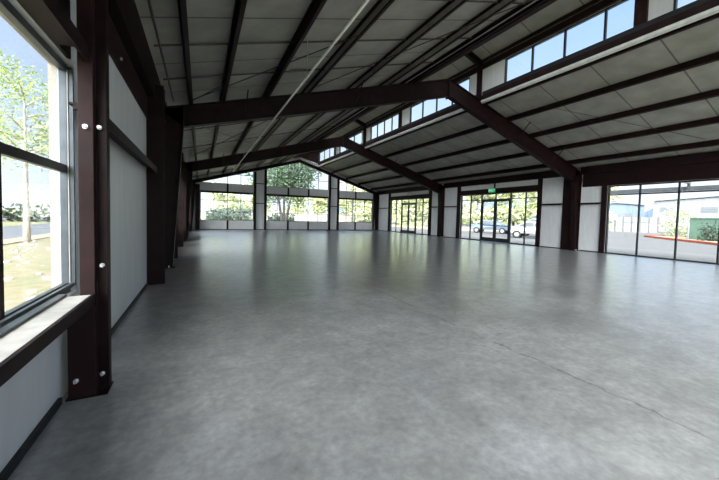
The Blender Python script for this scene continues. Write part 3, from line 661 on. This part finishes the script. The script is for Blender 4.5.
def tree(loc, h, cr, label, leaf, bark=bark_m, n=1400, trunk=.16, fork=False, lean=0., group='trees outside', th=.35, ls=.16, squash=.8, nm='tree', bushy=False):
    r = thing(nm, loc, label, 'tree', group); x, y, z = loc; rnd = random.Random(hash((round(x, 1), round(y, 1))) & 0xffff)
    b = MB(); tops = []
    stems = [(-.35, .1), (.4, -.1), (.05, .3)] if fork else [(0, 0)]
    for sx, sy in stems:
        base = Vector((x, y, z)); p1 = base+Vector((sx*h*.12+lean, sy*h*.1, h*th)); p2 = base+Vector((sx*h*.35+lean*1.5, sy*h*.3, h*.68)); p3 = base+Vector((sx*h*.45+lean*1.6, sy*h*.35, h*.9))
        b.tube([base, (base+p1)/2+Vector((rnd.uniform(-.1, .1), 0, 0)), p1, p2, p3], trunk, 8, trunk*.15)
        for q in range(9):
            t = rnd.uniform(.3, 1); s0 = p1.lerp(p3, t); an = rnd.uniform(0, 6.28)
            e_ = s0+Vector((math.cos(an)*cr*rnd.uniform(.5, .95), math.sin(an)*cr*rnd.uniform(.5, .95), cr*rnd.uniform(.05, .6)))
            b.tube([s0, s0.lerp(e_, .5)+Vector((0, 0, .1*cr)), e_], trunk*.3, 5, trunk*.05); tops.append(e_); tops.append(s0.lerp(e_, .6))
        tops.append(p3)
    if bushy: tops += [Vector((x+rnd.uniform(-.8, .8)*cr, y+rnd.uniform(-.8, .8)*cr, z+h*rnd.uniform(.06, .5))) for _ in range(22)]
    b.build('trunk', bark, r, True)
    f = MB()
    for i in range(n):
        t = rnd.choice(tops); R_ = cr*.42
        while True:
            d = Vector((rnd.uniform(-1, 1), rnd.uniform(-1, 1), rnd.uniform(-1, 1)))
            if d.length < 1: break
        c = t+Vector((d.x*R_, d.y*R_, d.z*R_*squash)); 
        a = Vector((rnd.uniform(-1, 1), rnd.uniform(-1, 1), rnd.uniform(-.7, .7))).normalized()*ls*rnd.uniform(.6, 1.3)
        q = a.cross(Vector((rnd.uniform(-1, 1), rnd.uniform(-1, 1), rnd.uniform(-1, 1))).normalized())*.9
        f.quad(tuple(c-a), tuple(c+q*.5), tuple(c+a), tuple(c-q*.5))
    f.build('foliage', leaf, r); return r
def shrub(loc, sx, sy, h, label, leaf, n=900, ls=.2, group='hedges outside', nm='hedge'):
    r = thing(nm, loc, label, 'hedge', group); rnd = random.Random(int(loc[0]*10+loc[1])); b = MB(); x, y, z = loc
    for i in range(7): b.tube([(x+rnd.uniform(-.7, .7)*sx, y+rnd.uniform(-.6, .6)*sy, z), (x+rnd.uniform(-.8, .8)*sx, y+rnd.uniform(-.7, .7)*sy, z+h*.7)], .07, 5, .02)
    b.build('stems', bark_m, r)
    f = MB()
    for i in range(n):
        c = Vector((x+rnd.uniform(-1, 1)*sx, y+rnd.uniform(-1, 1)*sy, z+h*rnd.uniform(.02, 1)*(.75+.25*math.sin(rnd.uniform(0, 6.28)))))
        a = Vector((rnd.uniform(-1, 1), rnd.uniform(-1, 1), rnd.uniform(-1, 1))).normalized()*ls*rnd.uniform(.6, 1.4); q = a.cross(Vector((rnd.uniform(-1, 1), rnd.uniform(-1, 1), rnd.uniform(-1, 1))).normalized())
        f.quad(tuple(c-a), tuple(c+q*.6), tuple(c+a), tuple(c-q*.6))
    f.build('foliage', leaf, r); return r

# left: young tree in front of the window, others behind
tree((-8., 22.3, GZ+.03), 8.6, 3.0, 'young street tree with fresh green leaves outside the near left window', lf_spring, pale_bark, 4200, .17, ls=.085, th=.3)
tree((-13.5, 29, GZ), 9, 3., 'slim leafy tree behind the young tree outside the left window', lf_spring, pale_bark, 2400, .14, ls=.09)
tree((-19, 40, GZ), 11, 4.5, 'larger pale green tree beyond the left lane', lf_pale, bark_m, 1200, .3, ls=.3)
tree((-27, 48, GZ), 12, 5., 'wide pale tree farther left beyond the lane', lf_pale, bark_m, 1200, .3, ls=.3)
tree((-12.5, 46, GZ), 10, 4., 'pale tree farthest along the left lane', lf_pale, bark_m, 1000, .25, ls=.3)
shrub((-26, 56, GZ), 16, 1.5, 2.4, 'low green hedge beyond the left lane', lf_hedge, 1500, .35)
# far: hedge, oak, yellow trees, wall
tree((11.2, 48, GZ), 9.3, 4.6, 'big dark oak with forked trunk behind the far middle window', lf_dark, bark_m, 4600, .36, True, ls=.3, th=.17, squash=1.1)
shrub((4.2, 57, GZ), 3.4, 1.6, 2.7, 'dark clipped hedge behind the far left window', lf_hedge, 1300, .28)
shrub((12.8, 57, GZ), 2.2, 1.4, 1.9, 'low dark hedge behind the far left window, right of the clipped one', lf_hedge, 800, .28)
tree((-1.5, 58, GZ), 9.5, 3.6, 'grey-green tree at the left edge of the far left window', lf_pale, bark_m, 1100, .22, ls=.26)
for i, (x, y, h, c) in enumerate(((7, 100, 12, 5.5), (16, 104, 13, 6), (27, 102, 11, 5.5), (38, 104, 11.5, 6), (47, 100, 12.5, 6), (56, 103, 11, 6), (66, 98, 12, 6), (77, 100, 12, 6.5))):
    tree((x, y, GZ), h*.74, c*.8, ('yellow-green tree behind the far windows, %s from the left' % ('first', 'second', 'third', 'fourth', 'fifth', 'sixth', 'seventh', 'eighth')[i]), lf_yel, bark_m, 1500, .3, ls=.75, bushy=True, group='tree row behind the far wall')
wl = thing('garden_wall', (30, 90, GZ), 'beige wall along the far street', 'wall'); MB().box(-30, 90, 89.8, 90.1, GZ, GZ+2.2).build('panel', stucco, wl); MB().box(-30, 90, 89.7, 90.2, GZ+2.2, GZ+2.32).build('coping', stucco, wl)
# right: tree rows seen through the door fronts
for i, (x, y) in enumerate(((52, 78), (60, 70), (66, 62), (70, 54), (74, 47), (77, 40), (62, 86), (44, 84))):
    tree((x, y, GZ), 10.5, 5.4, 'yellow-green tree beyond the car park, %s in the row' % ('first', 'second', 'third', 'fourth', 'fifth', 'sixth', 'seventh', 'eighth')[i], lf_yel, bark_m, 1500, .3, ls=.75, bushy=True, group='tree row beyond the car park')
shrub((38, 52, GZ), 1.5, 4, 1.1, 'low olive hedge beyond the doors', lf_pale, 700, .25)
struct(MB().box(31, 50, 34, 60, GZ+.021, GZ+.1).build('planting_bed', tan_m), 'tan planting bed beyond the car park', 'ground')

# curb island with red edge
r = thing('curb_island', (52, 13, GZ), 'planted island with a red painted curb in the car park', 'island')
pts = [(52.6, 20.6), (48, 17.2), (43.4, 13.2), (39.8, 10.2), (37, 6), (41, 2), (60, 2), (66, 14), (60, 20)]
b = MB(); b.prism(pts, 'z', GZ+.02, GZ+.17); b.build('soil', tan_m, r)
b = MB()
for p, q in zip(pts, pts[1:]+pts[:1]): b.bar((*p, GZ+.12), (*q, GZ+.12), .3, .24)
b.build('curb', red_m, r)
tree((56.5, 19.2, GZ+.17), 3.4, 1.3, 'small pale tree on the red-curbed island', lf_pale, pale_bark, 900, .08, ls=.16, th=.12, bushy=True)
tree((55.3, 17.2, GZ+.17), 2.8, 1.1, 'second small tree beside the green utility box', lf_pale, pale_bark, 600, .07, ls=.15, th=.12, bushy=True)
shrub((46.3, 12.9, GZ+.17), .8, .8, 1.9, 'dark shrub in front of the green utility box', lf_hedge, 500, .14, None, 'shrub')
r = thing('utility_box', (51, 12.5, GZ+.17), 'large green utility box on the red-curbed island', 'utility box')
MB().box(48.6, 51.6, 9., 15.2, GZ+.17, GZ+2.45).build('cabinet', gbox, r, bevel=.03); MB().box(48.5, 51.7, 8.9, 15.3, GZ+2.45, GZ+2.55).build('lid', gbox, r, bevel=.02)
for y in (10.4, 11.8, 13.2): MB().box(48.57, 48.6, y-.02, y+.02, GZ+.3, GZ+2.3).build('door_seam', black, r)
r = thing('bollard', (47.4, 14.9, GZ+.17), 'white post standing in front of the green utility box', 'post')
b = MB(); b.tube([(47.4, 14.9, GZ+.17), (47.4, 14.9, GZ+1.7)], .09, 10); b.build('shaft', bwhite, r); b = MB(); b.tube([(47.4, 14.9, GZ+1.7), (47.4, 14.9, GZ+1.78)], .1, 10, .04); b.build('cap', bwhite, r)
# white fence and industrial buildings
r = thing('white_fence', (77, 34, GZ), 'long white panel fence across the street', 'fence')
A, B_ = Vector((74.5, 38.5, GZ)), Vector((79.7, 29.4, GZ))
b = MB(); b.bar(A+Vector((0, 0, .9)), B_+Vector((0, 0, .9)), .15, 1.8); b.bar(A+Vector((0, 0, 2.5)), B_+Vector((0, 0, 2.5)), .12, .9); b.build('panel', bwhite, r)
for i in range(9):
    p = A.lerp(B_, i/8); b = MB(); b.box(p.x-.15, p.x+.15, p.y-.15, p.y+.15, GZ, GZ+3.1); b.build('fence_post', conc_m, r)
def building(name, A, B_, dep, h, m, label, rise=0, wins=()):
    A = Vector((*A, GZ)); B_ = Vector((*B_, GZ)); r = thing(name, (A+B_)/2, label, 'building', 'industrial buildings')
    d = (B_-A).normalized(); nrm = Vector((-d.y, d.x, 0))
    if nrm.dot(A) < 0: nrm = -nrm
    Z = Vector((0, 0, 1)); L_ = (B_-A).length
    b = MB(); sec = [(0, 0), (0, h), (.5, h+rise), (1, h), (1, 0)]
    fr = [A+d*(L_*u)+Z*v for u, v in sec]; bk = [p+nrm*dep for p in fr]; n0 = len(b.v); b.v += [tuple(p) for p in fr+bk]; n = 5
    b.f.append(tuple(range(n0, n0+n))); b.f.append(tuple(range(n0+2*n-1, n0+n-1, -1))); b.f += [(n0+j, n0+n+j, n0+n+(j+1) % n, n0+(j+1) % n) for j in range(n)]
    b.build('walls', m, r)
    b = MB()
    for u, v in ((0, .5), (.5, 1)):
        z0_, z1_ = (h, h+rise) if u == 0 else (h+rise, h)
        p, q = A+d*(L_*u)+Z*(z0_+.15), A+d*(L_*v)+Z*(z1_+.15)
        n0 = len(b.v); pts = [p-nrm*.5, q-nrm*.5, q+nrm*dep, p+nrm*dep]; b.v += [tuple(x) for x in pts]+[tuple(x+Z*.2) for x in pts]
        b.f += [tuple(n0+k_ for k_ in t) for t in ((3, 2, 1, 0), (4, 5, 6, 7), (0, 1, 5, 4), (1, 2, 6, 5), (2, 3, 7, 6), (3, 0, 4, 7))]
    b.build('roof', bgrey if m is bblue else bwhite, r)
    for u, wd, z0_, z1_ in wins:
        p = A+d*(L_*u)-nrm*.06; q = p+d*wd; b = MB(); b.bar(p+Z*(z0_+z1_)/2, q+Z*(z0_+z1_)/2, .12, z1_-z0_); b.build('window', bgrey, r)
building('warehouse', (100, 38), (106, -5), 30, 7.2, bwhite, 'large white warehouse with two small windows beyond the island', 1.6, ((.03, 2.3, 4.7, 5.8), (.19, 2.5, 4.7, 5.8), (.4, 2.5, 4.7, 5.8), (.6, 2.5, 4.7, 5.8)))
building('warehouse', (103, 54), (108.3, 43), 15, 6.6, bblue, 'blue-grey warehouse left of the large white one', .6, ((.15, 3, 3.4, 4.6), (.55, 3, 3.4, 4.6)))
# mountains
b = MB(); rnd = random.Random(3); az = [math.radians(20+i*2.2) for i in range(42)]; pr = []
for i, a in enumerate(az):
    hh = 26+14*math.sin(i*.55)+9*math.sin(i*1.37+1)+rnd.uniform(-2, 2); pr.append((Vector((math.sin(a)*520, math.cos(a)*520, GZ)), hh))
for (p, h0), (q, h1) in zip(pr, pr[1:]):
    k_ = 1.45; b.quad(tuple(p), tuple(q), (q.x*1.2, q.y*1.2, h1), (p.x*1.2, p.y*1.2, h0)); b.quad((p.x*1.2, p.y*1.2, h0), (q.x*1.2, q.y*1.2, h1), (q.x*k_, q.y*k_, GZ), (p.x*k_, p.y*k_, GZ))
struct(b.build('hills', hill_m), 'hazy blue hills on the horizon', 'hills')

# awning outside the right glazed front
r = thing('awning', (XR+1.2, 4., 3.5), 'grey steel awning outside the right glazed front', 'awning')
MB().box(XR+1.75, XR+1.9, -2, 10., 3.22, 3.42).build('fascia', bgrey, r)
for y in (-1.9, .6, 3.6, 6.6, 9.9):
    MB().box(XR+.201, XR+1.75, y-.05, y+.05, 3.55, 3.67).build('bracket_arm', bgrey, r); 
    b = MB(); b.box(XR+1.76, XR+1.86, y-.05, y+.05, 3.42, 3.67); b.build('bracket_drop', bgrey, r)

# overhead cables seen through the clerestory
for i, (z, lab) in enumerate(((22, 'highest overhead cable beyond the clerestory'), (20.3, 'middle overhead cable beyond the clerestory'), (18.4, 'lowest overhead cable beyond the clerestory'))):
    b = MB(); b.tube([(34-i*1.0, 70, z-3), (34-i*1.0, 40, z-3.9), (34-i*1.0, 10, z-3.3), (34-i*1.0, -20, z-2.6)], .05, 5)
    tag(b.build('overhead_cable', cable_m), lab, 'cable', 'overhead cables')
for y, lab in ((70, 'wooden utility pole far beyond the right wall'), (-20, 'wooden utility pole behind the viewpoint on the right')):
    r = thing('utility_pole', (33, y, GZ), lab, 'pole'); b = MB(); b.tube([(33, y, GZ), (33, y, 21)], .2, 8, .13); b.build('pole', bark_m, r); MB().box(31.6, 34.4, y-.08, y+.08, 18.8, 19.0).build('crossarm', bark_m, r)

# ------------------------------------------------------------------ cars
def car(loc, rz, paint, label, scale=1.15, tall=0.):
    r = thing('car', loc, label, 'car', 'parked cars'); r.rotation_euler = (0, 0, rz); r.scale = (scale,)*3
    prof = [(-2.15, .42), (-2.2, .7), (-2.05, .9), (-1.25, 1.0), (-.55, 1.42+tall), (.75, 1.46+tall), (1.55, 1.05+tall*.6), (2.1, .98), (2.2, .65), (2.15, .4)]
    W = .86; me = MB(); ring = []
    for s_ in (-1, -.8, .8, 1):
        ins = .18 if abs(s_) == 1 else 0
        ring.append([(x*(1-.02*(abs(s_) == 1)), s_*W*(1 if z < 1.02 else .84), z-(.04 if abs(s_) == 1 and z > .9 else 0)) for x, z in prof])
    n = len(prof); i0 = 0
    for q in ring: me.v += q
    for j in range(3): me.f += [(j*n+k_, j*n+(k_+1) % n, (j+1)*n+(k_+1) % n, (j+1)*n+k_) for k_ in range(n)]
    me.f.append(tuple(range(n-1, -1, -1))); me.f.append(tuple(range(3*n, 4*n)))
    def loc_build(mb_, nm, m, sm=False, bev=0):
        o = mb_.build(nm, m, None, sm, bev); o.parent = r; return o
    body = loc_build(me, 'body', paint, False, .05)
    g = MB()
    for s_ in (-1, 1):
        g.prism([(-1.05, 1.05), (-.52, 1.34+tall), (.05, 1.37+tall), (.05, 1.05)], 'y', s_*.74, s_*.79); g.prism([(.12, 1.05), (.12, 1.37+tall), (.72, 1.36+tall), (1.3, 1.07)], 'y', s_*.74, s_*.79)
    g.prism([(-1.24, 1.03), (-.6, 1.41+tall), (-.57, 1.42+tall), (-1.2, 1.03)], 'y', -.6, .6)
    loc_build(g, 'windows', bgrey)
    for x in (-1.35, 1.4):
        for s_ in (-1, 1):
            t = MB(); t.tube([(x, s_*.7, .33), (x, s_*.9, .33)], .33, 16); wv = loc_build(t, 'wheel', black)
            h = MB(); h.tube([(x, s_*.89, .33), (x, s_*.915, .33)], .2, 12); o = h.build('hubcap', dull); o.parent = wv
    return r
p_sil = mat('silver_paint', (.4, .41, .43), .3, .3, .05, 3); p_blue = mat('blue_paint', (.18, .3, .5), .3, .2, .05, 3); p_dk = mat('slate_paint', (.14, .18, .23), .3, .2, .05, 3)
car((29.6, 20.2, GZ+.02), math.radians(118), p_sil, 'silver car parked outside the exit-sign doors, at the right')
car((33.5, 22.2, GZ+.02), math.radians(118), p_blue, 'blue car parked behind the silver one', 1.2, .25)
car((33.5, 29., GZ+.02), math.radians(115), p_dk, 'slate car parked straight outside the exit-sign doors')
